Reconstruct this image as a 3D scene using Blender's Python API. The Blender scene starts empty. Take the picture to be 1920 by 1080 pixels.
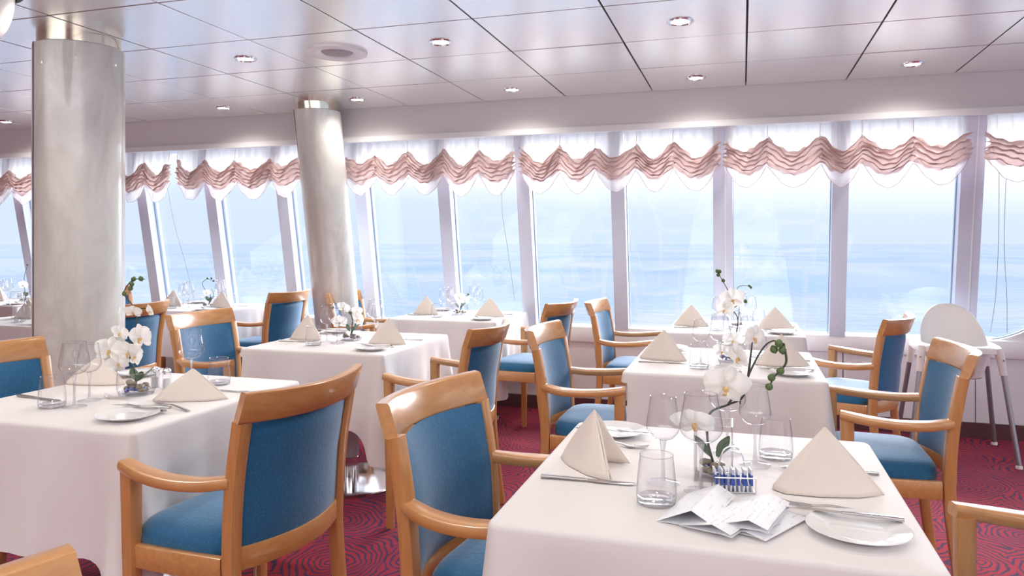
import bpy, bmesh, math, random
from mathutils import Vector, Matrix
random.seed(7)
SC = bpy.context.scene
COL = SC.collection
R = math.radians
PI = math.pi

# ------------------------------------------------------------------ camera, world, exposure
cam_d = bpy.data.cameras.new('camera'); cam = bpy.data.objects.new('camera', cam_d); COL.objects.link(cam)
cam.location = (0, 0, 1.28); cam.rotation_euler = (R(90), 0, R(17.2))
cam_d.lens = 26.19; cam_d.sensor_width = 36; cam_d.shift_y = -0.0443
cam_d.clip_start = 0.05; cam_d.clip_end = 20000
SC.camera = cam
SC.view_settings.view_transform = 'Standard'; SC.view_settings.look = 'None'
SC.view_settings.gamma = 1; SC.view_settings.use_curve_mapping = False
SC.view_settings.exposure = 0.86
SC.cycles.transparent_max_bounces = 40
SC.cycles.max_bounces = 10
SC.cycles.diffuse_bounces = 5
SC.cycles.caustics_refractive = False; SC.cycles.caustics_reflective = False
SC.cycles.sample_clamp_indirect = 6

world = bpy.data.worlds.new('sky'); SC.world = world; world.use_nodes = True
wn = world.node_tree; wn.nodes.clear()
wo = wn.nodes.new('ShaderNodeOutputWorld'); wb = wn.nodes.new('ShaderNodeBackground')
tc = wn.nodes.new('ShaderNodeTexCoord'); sx = wn.nodes.new('ShaderNodeSeparateXYZ')
cr = wn.nodes.new('ShaderNodeValToRGB')
wn.links.new(tc.outputs['Generated'], sx.inputs[0])
# height above the horizon plus a broad brighter quarter towards the right hand side of the stern
dt = wn.nodes.new('ShaderNodeVectorMath'); dt.operation = 'DOT_PRODUCT'; dt.inputs[1].default_value = (0.55, 0.83, 0.0)
wn.links.new(tc.outputs['Generated'], dt.inputs[0])
ma = wn.nodes.new('ShaderNodeMath'); ma.operation = 'MULTIPLY_ADD'; ma.inputs[1].default_value = 0.06; 
wn.links.new(dt.outputs['Value'], ma.inputs[0]); wn.links.new(sx.outputs['Z'], ma.inputs[2])
wn.links.new(ma.outputs[0], cr.inputs[0])
e = cr.color_ramp.elements
e[0].position = 0.05; e[0].color = (0.44, 0.51, 0.63, 1)
e[1].position = 0.085; e[1].color = (0.46, 0.53, 0.64, 1)
for p, c in ((0.12, (0.60, 0.64, 0.73, 1)), (0.17, (0.84, 0.86, 0.91, 1)), (0.45, (1.2, 1.23, 1.32, 1)), (1.0, (1.35, 1.38, 1.5, 1))):
    q = e.new(p); q.color = c
wn.links.new(cr.outputs[0], wb.inputs[0]); wb.inputs[1].default_value = 1.0
wn.links.new(wb.outputs[0], wo.inputs[0])

# veiled sun low over the sea beyond the windows, softened by the haze
sd = bpy.data.lights.new('sun', 'SUN'); sd.energy = 6.5; sd.angle = R(45); sd.color = (.97, .97, 1)
so = bpy.data.objects.new('sun', sd); COL.objects.link(so); so.rotation_euler = (R(-66), 0, R(-10))
# fill lamps added behind the camera
def area(loc, rot, sx_, sy_, e_, col):
    d = bpy.data.lights.new('fill_light', 'AREA'); d.shape = 'RECTANGLE'; d.size = sx_; d.size_y = sy_; d.energy = e_; d.color = col
    o = bpy.data.objects.new('fill_light', d); COL.objects.link(o); o.location = loc; o.rotation_euler = rot; return o
area((-2.0, -1.6, 1.5), (R(180), 0, 0), 10, 2.6, 330, (.96, .99, 1))  # added upward lamp, brightens the ceiling panels
area((-2.0, -3.3, 1.25), (R(98), 0, 0), 11, 1.9, 8, (1, .96, .93))  # added weak fill aimed at the surfaces facing the camera
# ------------------------------------------------------------------ materials
MATS = {}
def mat(name, color=(.8, .8, .8), rough=.5, metal=0, **kw):
    m = bpy.data.materials.new(name); m.use_nodes = True
    b = m.node_tree.nodes['Principled BSDF']
    b.inputs['Base Color'].default_value = (*color, 1); b.inputs['Roughness'].default_value = rough
    b.inputs['Metallic'].default_value = metal
    for k, v in kw.items(): b.inputs[k].default_value = v
    MATS[name] = m
    return m
def nd(m, t, **kw):
    n = m.node_tree.nodes.new(t)
    for k, v in kw.items():
        if k in n.inputs: n.inputs[k].default_value = v
        else: setattr(n, k, v)
    return n
def ln(m, a, b): m.node_tree.links.new(a, b)
def BS(m): return m.node_tree.nodes['Principled BSDF']
def ramp(m, stops):
    n = nd(m, 'ShaderNodeValToRGB'); el = n.color_ramp.elements
    el[0].position, el[0].color = stops[0][0], (*stops[0][1], 1)
    el[1].position, el[1].color = stops[1][0], (*stops[1][1], 1)
    for p, c in stops[2:]:
        q = el.new(p); q.color = (*c, 1)
    return n
def coords(m, scale=(1, 1, 1), src='Object'):
    t = nd(m, 'ShaderNodeTexCoord'); mp = nd(m, 'ShaderNodeMapping'); mp.inputs['Scale'].default_value = scale
    ln(m, t.outputs[src], mp.inputs[0]); return mp.outputs[0]
def bump(m, h, s=.2, d=.01):
    b = nd(m, 'ShaderNodeBump'); b.inputs['Strength'].default_value = s; b.inputs['Distance'].default_value = d
    ln(m, h, b.inputs['Height']); ln(m, b.outputs[0], BS(m).inputs['Normal'])

# wood, with grain stretched along z or x
def wood(name, scale):
    m = mat(name, (.6, .3, .12), .28, **{'Coat Weight': .55, 'Coat Roughness': .14})
    v = coords(m, scale)
    n1 = nd(m, 'ShaderNodeTexNoise', Scale=6.0, Detail=5.0, Distortion=.6); ln(m, v, n1.inputs['Vector'])
    r = ramp(m, [(0.25, (.54, .245, .08)), (.78, (.68, .34, .125))]); ln(m, n1.outputs['Fac'], r.inputs[0])
    ln(m, r.outputs[0], BS(m).inputs['Base Color'])
    return m
M_WOOD = wood('beech_wood', (9, 9, .8)); M_WOODX = wood('beech_wood_rail', (.8, 9, 9)); M_WOODY = wood('beech_wood_arm', (9, .8, 9))
# blue upholstery
M_BLUE = mat('blue_fabric', (.01, .1, .2), .75, **{'Sheen Weight': .35, 'Sheen Roughness': .5})
v = coords(M_BLUE, (1, 1, 1))
w1 = nd(M_BLUE, 'ShaderNodeTexVoronoi', Scale=85.0); ln(M_BLUE, v, w1.inputs['Vector'])
r = ramp(M_BLUE, [(.12, (.025, .17, .33)), (.34, (.006, .125, .285))]); ln(M_BLUE, w1.outputs['Distance'], r.inputs[0])
ln(M_BLUE, r.outputs[0], BS(M_BLUE).inputs['Base Color']); bump(M_BLUE, w1.outputs['Distance'], .25, .002)
# table linen
M_CLOTH = mat('white_table_linen', (.84, .80, .80), .8, **{'Sheen Weight': .15})
v = coords(M_CLOTH, (1, 1, 1)); n = nd(M_CLOTH, 'ShaderNodeTexNoise', Scale=5.0, Detail=3.0); ln(M_CLOTH, v, n.inputs['Vector'])
bump(M_CLOTH, n.outputs['Fac'], .25, .02)
M_NAP = mat('cream_napkin_linen', (.88, .79, .72), .85)
n = nd(M_NAP, 'ShaderNodeTexNoise', Scale=30.0, Detail=3.0); bump(M_NAP, n.outputs['Fac'], .15, .004)
M_WHITE = mat('white_paint', (.86, .85, .87), .35)
M_MULL = mat('mullion_paint', (.66, .70, .84), .35)
M_SOFF = mat('soffit_paint', (.76, .72, .74), .5)
M_WALL = mat('wall_laminate', (.78, .76, .80), .4)
M_CEIL = mat('ceiling_panel_lacquer', (.97, .98, .975), .25, .7)
M_GAP = mat('dark_joint', (.10, .07, .08), .7)
M_CHROME = mat('chrome', (.80, .80, .82), .12, 1)
M_STEEL = mat('polished_steel', (.46, .44, .44), .2, 1)
M_BRASS = mat('champagne_metal', (.70, .64, .52), .2, 1)
M_GREY = mat('grey_post_paint', (.52, .48, .50), .4)
M_PORC = mat('white_porcelain', (.88, .87, .88), .12, **{'Coat Weight': .5})
M_PLAST = mat('white_plastic', (.86, .83, .82), .3)
M_LEG = mat('grey_metal_tube', (.30, .29, .32), .35, .6)
M_DARK = mat('dark_plastic', (.03, .03, .04), .5)
M_SEAL = mat('window_seal', (.22, .32, .46), .6)
M_SKIRT = mat('dark_skirting', (.10, .035, .04), .4)
M_STEM = mat('orchid_stem', (.045, .055, .035), .6)
M_BUD = mat('green_bud', (.10, .16, .05), .5)
M_LEAF = mat('orchid_leaf', (.03, .09, .03), .4)
M_STONE = mat('river_stone', (.22, .17, .12), .35)
n = nd(M_STONE, 'ShaderNodeTexNoise', Scale=25.0, Detail=4.0); r = ramp(M_STONE, [(.35, (.08, .06, .05)), (.65, (.45, .36, .26))])
ln(M_STONE, n.outputs['Fac'], r.inputs[0]); ln(M_STONE, r.outputs[0], BS(M_STONE).inputs['Base Color'])
M_BEAD = mat('blue_glass_bead', (.05, .10, .45), .1, **{'Coat Weight': 1.0})
M_LIP = mat('yellow_orchid_lip', (.80, .55, .25), .5)
M_PAPER = mat('leaflet_paper', (.93, .93, .97), .6)
M_CORD = mat('blind_cord', (.45, .50, .62), .7)
def curtain_mat(name, col, tl, tp):
    m = bpy.data.materials.new(name); m.use_nodes = True; t = m.node_tree; t.nodes.clear()
    o = t.nodes.new('ShaderNodeOutputMaterial')
    d = t.nodes.new('ShaderNodeBsdfDiffuse'); d.inputs[0].default_value = (*col, 1)
    l = t.nodes.new('ShaderNodeBsdfTranslucent'); l.inputs[0].default_value = (*col, 1)
    p = t.nodes.new('ShaderNodeBsdfTransparent')
    m1 = t.nodes.new('ShaderNodeMixShader'); m1.inputs[0].default_value = tl
    m2 = t.nodes.new('ShaderNodeMixShader'); m2.inputs[0].default_value = tp
    t.links.new(d.outputs[0], m1.inputs[1]); t.links.new(l.outputs[0], m1.inputs[2])
    t.links.new(m1.outputs[0], m2.inputs[1]); t.links.new(p.outputs[0], m2.inputs[2]); t.links.new(m2.outputs[0], o.inputs[0])
    return m
M_SHEER = curtain_mat('sheer_curtain', (.90, .87, .85), .72, .12)
M_PETAL = curtain_mat('white_petal', (.97, .95, .92), .35, 0)
M_SALT = mat('salt_grey', (.62, .58, .58), .5)

# printed leaflet: faint grey lines of text on the upper sheet
M_PRINT = mat('leaflet_print', (.86, .86, .92), .6)
v = coords(M_PRINT, (1, 1, 1)); w = nd(M_PRINT, 'ShaderNodeTexWave', Scale=22.0, Distortion=0.0, bands_direction='X')
n = nd(M_PRINT, 'ShaderNodeTexNoise', Scale=45.0); ln(M_PRINT, v, w.inputs['Vector']); ln(M_PRINT, v, n.inputs['Vector'])
mu = nd(M_PRINT, 'ShaderNodeMath', operation='MULTIPLY'); ln(M_PRINT, w.outputs['Fac'], mu.inputs[0]); ln(M_PRINT, n.outputs['Fac'], mu.inputs[1])
r = ramp(M_PRINT, [(.50, (.93, .93, .98)), (.62, (.74, .73, .79))]); ln(M_PRINT, mu.outputs[0], r.inputs[0]); ln(M_PRINT, r.outputs[0], BS(M_PRINT).inputs['Base Color'])

# thin glass: see-through sheet with Fresnel reflection
def thin_glass(name, tint=(1, 1, 1), ior=1.5, rough=.0, extra=0.0):
    m = bpy.data.materials.new(name); m.use_nodes = True; t = m.node_tree; t.nodes.clear()
    o = t.nodes.new('ShaderNodeOutputMaterial'); mx = t.nodes.new('ShaderNodeMixShader')
    tr = t.nodes.new('ShaderNodeBsdfTransparent'); tr.inputs[0].default_value = (*tint, 1)
    if ior > 1.4:      # longer way through the wall at the edges absorbs a little more
        l2 = t.nodes.new('ShaderNodeLayerWeight'); l2.inputs[0].default_value = .5; p2 = t.nodes.new('ShaderNodeMath'); p2.operation = 'POWER'; p2.inputs[1].default_value = 3.5
        m2 = t.nodes.new('ShaderNodeMix'); m2.data_type = 'RGBA'; m2.inputs[6].default_value = (*tint, 1); m2.inputs[7].default_value = (.50, .50, .56, 1)
        t.links.new(l2.outputs['Facing'], p2.inputs[0]); t.links.new(p2.outputs[0], m2.inputs[0]); t.links.new(m2.outputs[2], tr.inputs[0])
    gl = t.nodes.new('ShaderNodeBsdfGlossy'); gl.inputs['Roughness'].default_value = rough
    lw = t.nodes.new('ShaderNodeLayerWeight'); lw.inputs[0].default_value = .5
    pw = t.nodes.new('ShaderNodeMath'); pw.operation = 'POWER'; pw.inputs[1].default_value = 5 if ior > 1.4 else 4
    ad = t.nodes.new('ShaderNodeMath'); ad.operation = 'MULTIPLY_ADD'; ad.use_clamp = True; ad.inputs[1].default_value = .75 if ior > 1.4 else .3; ad.inputs[2].default_value = .035 + extra
    t.links.new(lw.outputs['Facing'], pw.inputs[0]); t.links.new(pw.outputs[0], ad.inputs[0]); t.links.new(ad.outputs[0], mx.inputs[0])
    t.links.new(tr.outputs[0], mx.inputs[1]); t.links.new(gl.outputs[0], mx.inputs[2]); t.links.new(mx.outputs[0], o.inputs[0])
    return m
M_GLASS = thin_glass('clear_drinking_glass', (.985, .985, .992), 1.55, .03, .035)
M_GEDGE = thin_glass('thick_glass_edge', (.97, .97, .985), 1.55, .03, .28)
M_PANE = thin_glass('window_pane_glass', (.97, .985, 1.0), 1.3, .0)

# columns: pale marbled laminate
M_COLM = mat('marbled_column', (.7, .68, .64), .3, **{'Coat Weight': .8, 'Coat Roughness': .05})
v = coords(M_COLM, (1, 1, .35)); n = nd(M_COLM, 'ShaderNodeTexNoise', Scale=5.0, Detail=8.0, Roughness=.65, Distortion=.8); ln(M_COLM, v, n.inputs['Vector'])
r = ramp(M_COLM, [(.3, (.62, .61, .56)), (.68, (.90, .91, .88))]); ln(M_COLM, n.outputs['Fac'], r.inputs[0]); ln(M_COLM, r.outputs[0], BS(M_COLM).inputs['Base Color'])

# carpet: crimson with dark navy concentric fans
M_CARP = mat('swirl_carpet', (.5, .03, .05), .95)
v = coords(M_CARP, (1, 1, 1))
nz = nd(M_CARP, 'ShaderNodeTexNoise', Scale=3.2, Detail=2.0); ln(M_CARP, v, nz.inputs['Vector'])
va = nd(M_CARP, 'ShaderNodeVectorMath', operation='MULTIPLY_ADD'); va.inputs[1].default_value = (.22, .22, 0)
ln(M_CARP, nz.outputs['Color'], va.inputs[0]); ln(M_CARP, v, va.inputs[2])
vo = nd(M_CARP, 'ShaderNodeTexVoronoi', Scale=2.6); vo.voronoi_dimensions = '2D'; ln(M_CARP, va.outputs[0], vo.inputs['Vector'])
ml = nd(M_CARP, 'ShaderNodeMath', operation='MULTIPLY'); ml.inputs[1].default_value = 88; ln(M_CARP, vo.outputs['Distance'], ml.inputs[0])
nz2 = nd(M_CARP, 'ShaderNodeTexNoise', Scale=16.0, Detail=2.0); ln(M_CARP, v, nz2.inputs['Vector'])
ml2 = nd(M_CARP, 'ShaderNodeMath', operation='MULTIPLY_ADD'); ml2.inputs[1].default_value = 6.5; ln(M_CARP, nz2.outputs['Fac'], ml2.inputs[0]); ln(M_CARP, ml.outputs[0], ml2.inputs[2])
sn = nd(M_CARP, 'ShaderNodeMath', operation='SINE'); ln(M_CARP, ml2.outputs[0], sn.inputs[0])
r = ramp(M_CARP, [(.0, (.38, .017, .038)), (.42, (.30, .016, .04)), (.62, (.06, .022, .065))]); ln(M_CARP, sn.outputs[0], r.inputs[0])
nb = nd(M_CARP, 'ShaderNodeTexNoise', Scale=.9, Detail=1.0); ln(M_CARP, v, nb.inputs['Vector'])
mx = nd(M_CARP, 'ShaderNodeMix', data_type='RGBA'); mx.blend_type = 'MULTIPLY'
rr = ramp(M_CARP, [(.4, (1, 1, 1)), (.62, (.55, .55, 1.15))]); ln(M_CARP, nb.outputs['Fac'], rr.inputs[0])
mx.inputs[0].default_value = .6; ln(M_CARP, r.outputs[0], mx.inputs[6]); ln(M_CARP, rr.outputs[0], mx.inputs[7])
ln(M_CARP, mx.outputs[2], BS(M_CARP).inputs['Base Color'])
nf = nd(M_CARP, 'ShaderNodeTexNoise', Scale=260.0); ln(M_CARP, v, nf.inputs['Vector']); bump(M_CARP, nf.outputs['Fac'], .4, .004)

# curtain cloth
M_TAPE = curtain_mat('gather_tape', (.88, .76, .72), .4, .25)
M_FOLD = curtain_mat('gathered_curtain', (.74, .57, .54), .26, .0)
M_RUFF = curtain_mat('ruffle_curtain', (.93, .90, .92), .5, .42)

# sea with foam wake
M_SEA = mat('sea_water', (.20, .42, .80), .9, **{'IOR': 1.33, 'Specular IOR Level': .0})
v = coords(M_SEA, (1, 1, 1))
w = nd(M_SEA, 'ShaderNodeTexNoise', Scale=.12, Detail=6.0, Roughness=.6); ln(M_SEA, v, w.inputs['Vector'])
mp2 = coords(M_SEA, (.05, .004, 1)); w2 = nd(M_SEA, 'ShaderNodeTexNoise', Scale=1.0, Detail=5.0, Distortion=.5); ln(M_SEA, mp2, w2.inputs['Vector'])
sp = nd(M_SEA, 'ShaderNodeSeparateXYZ'); ln(M_SEA, v, sp.inputs[0])
ax = nd(M_SEA, 'ShaderNodeMath', operation='ABSOLUTE'); ad = nd(M_SEA, 'ShaderNodeMath', operation='ADD'); ad.inputs[1].default_value = 6
ln(M_SEA, sp.outputs['X'], ad.inputs[0]); ln(M_SEA, ad.outputs[0], ax.inputs[0])
mr = nd(M_SEA, 'ShaderNodeMapRange'); mr.inputs[1].default_value = 3; mr.inputs[2].default_value = 26; mr.inputs[3].default_value = 1; mr.inputs[4].default_value = 0
ln(M_SEA, ax.outputs[0], mr.inputs[0])
mm = nd(M_SEA, 'ShaderNodeMath', operation='MULTIPLY'); ln(M_SEA, mr.outputs[0], mm.inputs[0]); ln(M_SEA, w2.outputs['Fac'], mm.inputs[1])
r = ramp(M_SEA, [(0.05, (.215, .247, .280)), (.6, (.27, .28, .29))]); ln(M_SEA, mm.outputs[0], r.inputs[0]); mp3 = coords(M_SEA, (.007, .004, 1)); w3 = nd(M_SEA, 'ShaderNodeTexNoise', Scale=1.0, Detail=4.0, Distortion=.8); ln(M_SEA, mp3, w3.inputs['Vector'])
pr = ramp(M_SEA, [(.34, (.76, .87, .99)), (.60, (1, 1, 1))]); ln(M_SEA, w3.outputs['Fac'], pr.inputs[0])
pm = nd(M_SEA, 'ShaderNodeMix', data_type='RGBA'); pm.blend_type = 'MULTIPLY'; pm.inputs[0].default_value = 1; ln(M_SEA, r.outputs[0], pm.inputs[6]); ln(M_SEA, pr.outputs[0], pm.inputs[7])
ln(M_SEA, pm.outputs[2], BS(M_SEA).inputs['Base Color'])
bump(M_SEA, w.outputs['Fac'], .6, 2.0)

def emis(name, col, s):
    m = bpy.data.materials.new(name); m.use_nodes = True; b = m.node_tree.nodes['Principled BSDF']
    b.inputs['Emission Color'].default_value = (*col, 1); b.inputs['Emission Strength'].default_value = s
    return m
M_LAMP = emis('lamp_lens', (1, .97, .92), 6.0)

# ------------------------------------------------------------------ mesh helpers
class MB:
    def __init__(s): s.v = []; s.f = []
    def add(s, vs, fs):
        o = len(s.v); s.v += [tuple(p) for p in vs]; s.f += [tuple(i + o for i in f) for f in fs]; return s
    def box(s, x0, x1, y0, y1, z0, z1):
        vs = [(x, y, z) for x in (x0, x1) for y in (y0, y1) for z in (z0, z1)]
        return s.add(vs, [(0, 1, 3, 2), (4, 6, 7, 5), (0, 4, 5, 1), (2, 3, 7, 6), (0, 2, 6, 4), (1, 5, 7, 3)])
    def lathe(s, prof, n=32, c=(0, 0, 0), cap0=False, cap1=False):
        vs = []; fs = []
        for (r_, z) in prof:
            for i in range(n):
                a = 2 * PI * i / n; vs.append((c[0] + r_ * math.cos(a), c[1] + r_ * math.sin(a), c[2] + z))
        for k in range(len(prof) - 1):
            for i in range(n):
                j = (i + 1) % n; fs.append((k * n + i, k * n + j, (k + 1) * n + j, (k + 1) * n + i))
        if cap0: fs.append(tuple(range(n))[::-1])
        if cap1: fs.append(tuple((len(prof) - 1) * n + i for i in range(n)))
        return s.add(vs, fs)
    def sweep(s, pts, sec, up=(0, 0, 1), cap=True):
        """sec: function k/(n-1) -> list of (side, up) offsets; pts: list of points"""
        n = len(pts); P = [Vector(p) for p in pts]; U = Vector(up); vs = []; fs = []; m = None
        for k in range(n):
            t = (P[min(k + 1, n - 1)] - P[max(k - 1, 0)]).normalized()
            sd = t.cross(U)
            if sd.length < 1e-4: sd = t.cross(Vector((1, 0, 0)))
            sd.normalize(); u = sd.cross(t).normalized()
            q = sec(k / max(1, n - 1)); m = len(q)
            for a, b in q: vs.append(P[k] + sd * a + u * b)
        for k in range(n - 1):
            for i in range(m):
                j = (i + 1) % m; fs.append((k * m + i, k * m + j, (k + 1) * m + j, (k + 1) * m + i))
        if cap: fs.append(tuple(range(m))[::-1]); fs.append(tuple((n - 1) * m + i for i in range(m)))
        return s.add(vs, fs)
    def bar(s, pts, w, h, up=(0, 0, 1), c=.22, smooth=0):
        if smooth: pts = catmull(pts, smooth)
        fw = w if callable(w) else (lambda t: w); fh = h if callable(h) else (lambda t: h)
        def sec(t):
            a, b = fw(t) / 2, fh(t) / 2; k = c * min(a, b) * 2
            k = min(k, .95 * min(a, b)); q = k * .3
            return [(a - k, b), (a - q, b - q), (a, b - k), (a, -b + k), (a - q, -b + q), (a - k, -b), (-a + k, -b), (-a + q, -b + q), (-a, -b + k), (-a, b - k), (-a + q, b - q), (-a + k, b)]
        return s.sweep(pts, sec, up)
    def tube(s, pts, r_, n=8, smooth=0, up=(0, 0, 1)):
        if smooth: pts = catmull(pts, smooth)
        fr = r_ if callable(r_) else (lambda t: r_)
        return s.sweep(pts, lambda t: [(fr(t) * math.cos(2 * PI * i / n), fr(t) * math.sin(2 * PI * i / n)) for i in range(n)], up)
    def grid(s, fn, nu, nv, closeu=False):
        vs = [fn(u / nu, v_ / nv) for v_ in range(nv + 1) for u in range(nu + (0 if closeu else 1))]
        w_ = nu if closeu else nu + 1; fs = []
        for v_ in range(nv):
            for u in range(nu):
                u2 = (u + 1) % w_; fs.append((v_ * w_ + u, v_ * w_ + u2, (v_ + 1) * w_ + u2, (v_ + 1) * w_ + u))
        return s.add(vs, fs)
    def mesh(s, name, m, smooth=35):
        me = bpy.data.meshes.new(name); me.from_pydata(s.v, [], s.f); me.update()
        bm = bmesh.new(); bm.from_mesh(me); bmesh.ops.recalc_face_normals(bm, faces=bm.faces)
        if smooth:
            ca = math.cos(R(smooth))
            for f in bm.faces: f.smooth = True
            for e_ in bm.edges:
                if len(e_.link_faces) == 2 and e_.link_faces[0].normal.dot(e_.link_faces[1].normal) < ca: e_.smooth = False
        bm.to_mesh(me); bm.free()
        for mm_ in (m if isinstance(m, (list, tuple)) else [m]): me.materials.append(mm_)
        return me
    def build(s, name, m, parent=None, smooth=35, loc=(0, 0, 0), rot=(0, 0, 0)):
        return link(name, s.mesh(name, m, smooth), parent, loc, rot)
def link(name, me, parent=None, loc=(0, 0, 0), rot=(0, 0, 0)):
    o = bpy.data.objects.new(name, me); COL.objects.link(o); o.parent = parent; o.location = loc; o.rotation_euler = rot; return o
def catmull(P, n):
    P = [Vector(p) for p in P]; out = []
    Q = [P[0] * 2 - P[1]] + P + [P[-1] * 2 - P[-2]]
    for i in range(1, len(Q) - 2):
        for k in range(n):
            t = k / n; a, b, c_, d = Q[i - 1], Q[i], Q[i + 1], Q[i + 2]
            out.append(.5 * ((2 * b) + (c_ - a) * t + (2 * a - 5 * b + 4 * c_ - d) * t * t + (3 * b - a - 3 * c_ + d) * t ** 3))
    out.append(P[-1]); return out
def thing(name, label, cat, loc=(0, 0, 0), rz=0, group=None):
    o = bpy.data.objects.new(name, None); COL.objects.link(o); o.empty_display_size = .1
    o.location = loc; o.rotation_euler = (0, 0, rz); return tag(o, label, cat, group)
def tag(o, label, cat, group=None):
    o['label'] = label; o['category'] = cat
    if group: o['group'] = group
    return o
def struct(o): o['kind'] = 'structure'; return o
def dup(root, loc, rz, label, group=None):
    r_ = root.copy(); COL.objects.link(r_); r_.location = loc; r_.rotation_euler = (0, 0, rz); r_['label'] = label
    if group: r_['group'] = group
    def kids(a, b):
        for ch in list(a.children):
            c_ = ch.copy(); COL.objects.link(c_); c_.parent = b; kids(ch, c_)
    kids(root, r_); return r_

# ------------------------------------------------------------------ structure
sea = MB().add([(-6000, -6000, -16), (6000, -6000, -16), (6000, 9000, -16), (-6000, 9000, -16)], [(0, 1, 2, 3)]).build('sea', M_SEA, smooth=0)
struct(sea)
floor = struct(MB().box(-9.5, 4.2, -3.5, 5.75, -.12, 0).build('floor', M_CARP, smooth=0))

CZ = 2.31
ceil = struct(MB().box(-9.5, 4.2, -3.5, 6.0, CZ + .03, CZ + .10).build('ceiling', M_GAP, smooth=0))
xs = [.02 + .605 * k for k in range(-15, 7)]
ys = [3.22 + .613 * k for k in range(-9, 3)] + [5.125]
pmesh = {}
for i in range(len(xs) - 1):
    for j in range(len(ys) - 1):
        w_, d_ = xs[i + 1] - xs[i], ys[j + 1] - ys[j]; key = round(d_, 3)
        if key not in pmesh:
            g = .0045
            mb = MB(); b = .0012
            mb.add([(g, g, .03), (w_ - g, g, .03), (w_ - g, d_ - g, .03), (g, d_ - g, .03), (g, g, b), (w_ - g, g, b), (w_ - g, d_ - g, b), (g, d_ - g, b),
                    (g + b, g + b, 0), (w_ - g - b, g + b, 0), (w_ - g - b, d_ - g - b, 0), (g + b, d_ - g - b, 0)],
                   [(0, 1, 2, 3), (8, 11, 10, 9)] + [(a, (a + 1) % 4, (a + 1) % 4 + 4, a + 4) for a in range(4)] + [(a + 4, (a + 1) % 4 + 4, (a + 1) % 4 + 8, a + 8) for a in range(4)])
            pmesh[key] = mb.mesh('ceiling_panel', M_CEIL, 0)
        link('ceiling_panel', pmesh[key], ceil, (xs[i], ys[j], CZ + random.uniform(-.0008, .0008)), (random.uniform(-.0015, .0015), random.uniform(-.0015, .0015), 0))

struct(MB().box(-9.5, 4.2, 5.13, 5.20, 2.09, CZ + .03).build('trim_1', M_SOFF, smooth=0))            # soffit face
struct(MB().box(-9.5, 4.2, 5.115, 5.16, 2.052, 2.092).build('trim_2', M_WHITE, smooth=0))            # white pelmet lip
struct(MB().box(-9.5, 4.2, 5.201, 5.62, 2.095, 2.14).build('trim_3', M_WHITE, smooth=0))
TILT = .1835
def wy(z): return 5.36 + (2.1 - z) * TILT
# sill wall with its panels, sill and skirting
wall = struct(MB().box(-9.5, 4.2, 5.60, 5.72, 0, .53).build('wall_back', M_GAP, smooth=0))
px = [-9.4, -8.6, -7.8, -7.0, -6.2, -5.4, -4.6, -3.8, -3.0, -2.2, -1.4, -.6, .2, .66, 1.46, 2.26, 3.06, 4.1]
for a, b in zip(px, px[1:]):
    MB().box(a + .003, b - .003, 5.57, 5.60, .10, .525).build('panel', M_WALL, wall, smooth=0)
struct(MB().box(-9.5, 4.2, 5.555, 5.60, 0, .10).build('baseboard_back', M_SKIRT, smooth=0))
mb = MB(); mb.bar([(-9.5, 5.645, .585), (4.2, 5.645, .585)], .20, .12, c=.12); struct(mb.build('trim_4', M_WHITE))

# the rest of the room shell, behind and beside the camera
M_BACK = mat('far_wall_laminate', (.62, .56, .52), .6)
struct(MB().box(-9.6, 4.3, -3.62, -3.5, 0, CZ + .03).build('wall_front', M_BACK, smooth=0))
struct(MB().box(-9.62, -9.5, -3.5, 5.57, 0, CZ + .03).build('wall_left', M_BACK, smooth=0))
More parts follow.
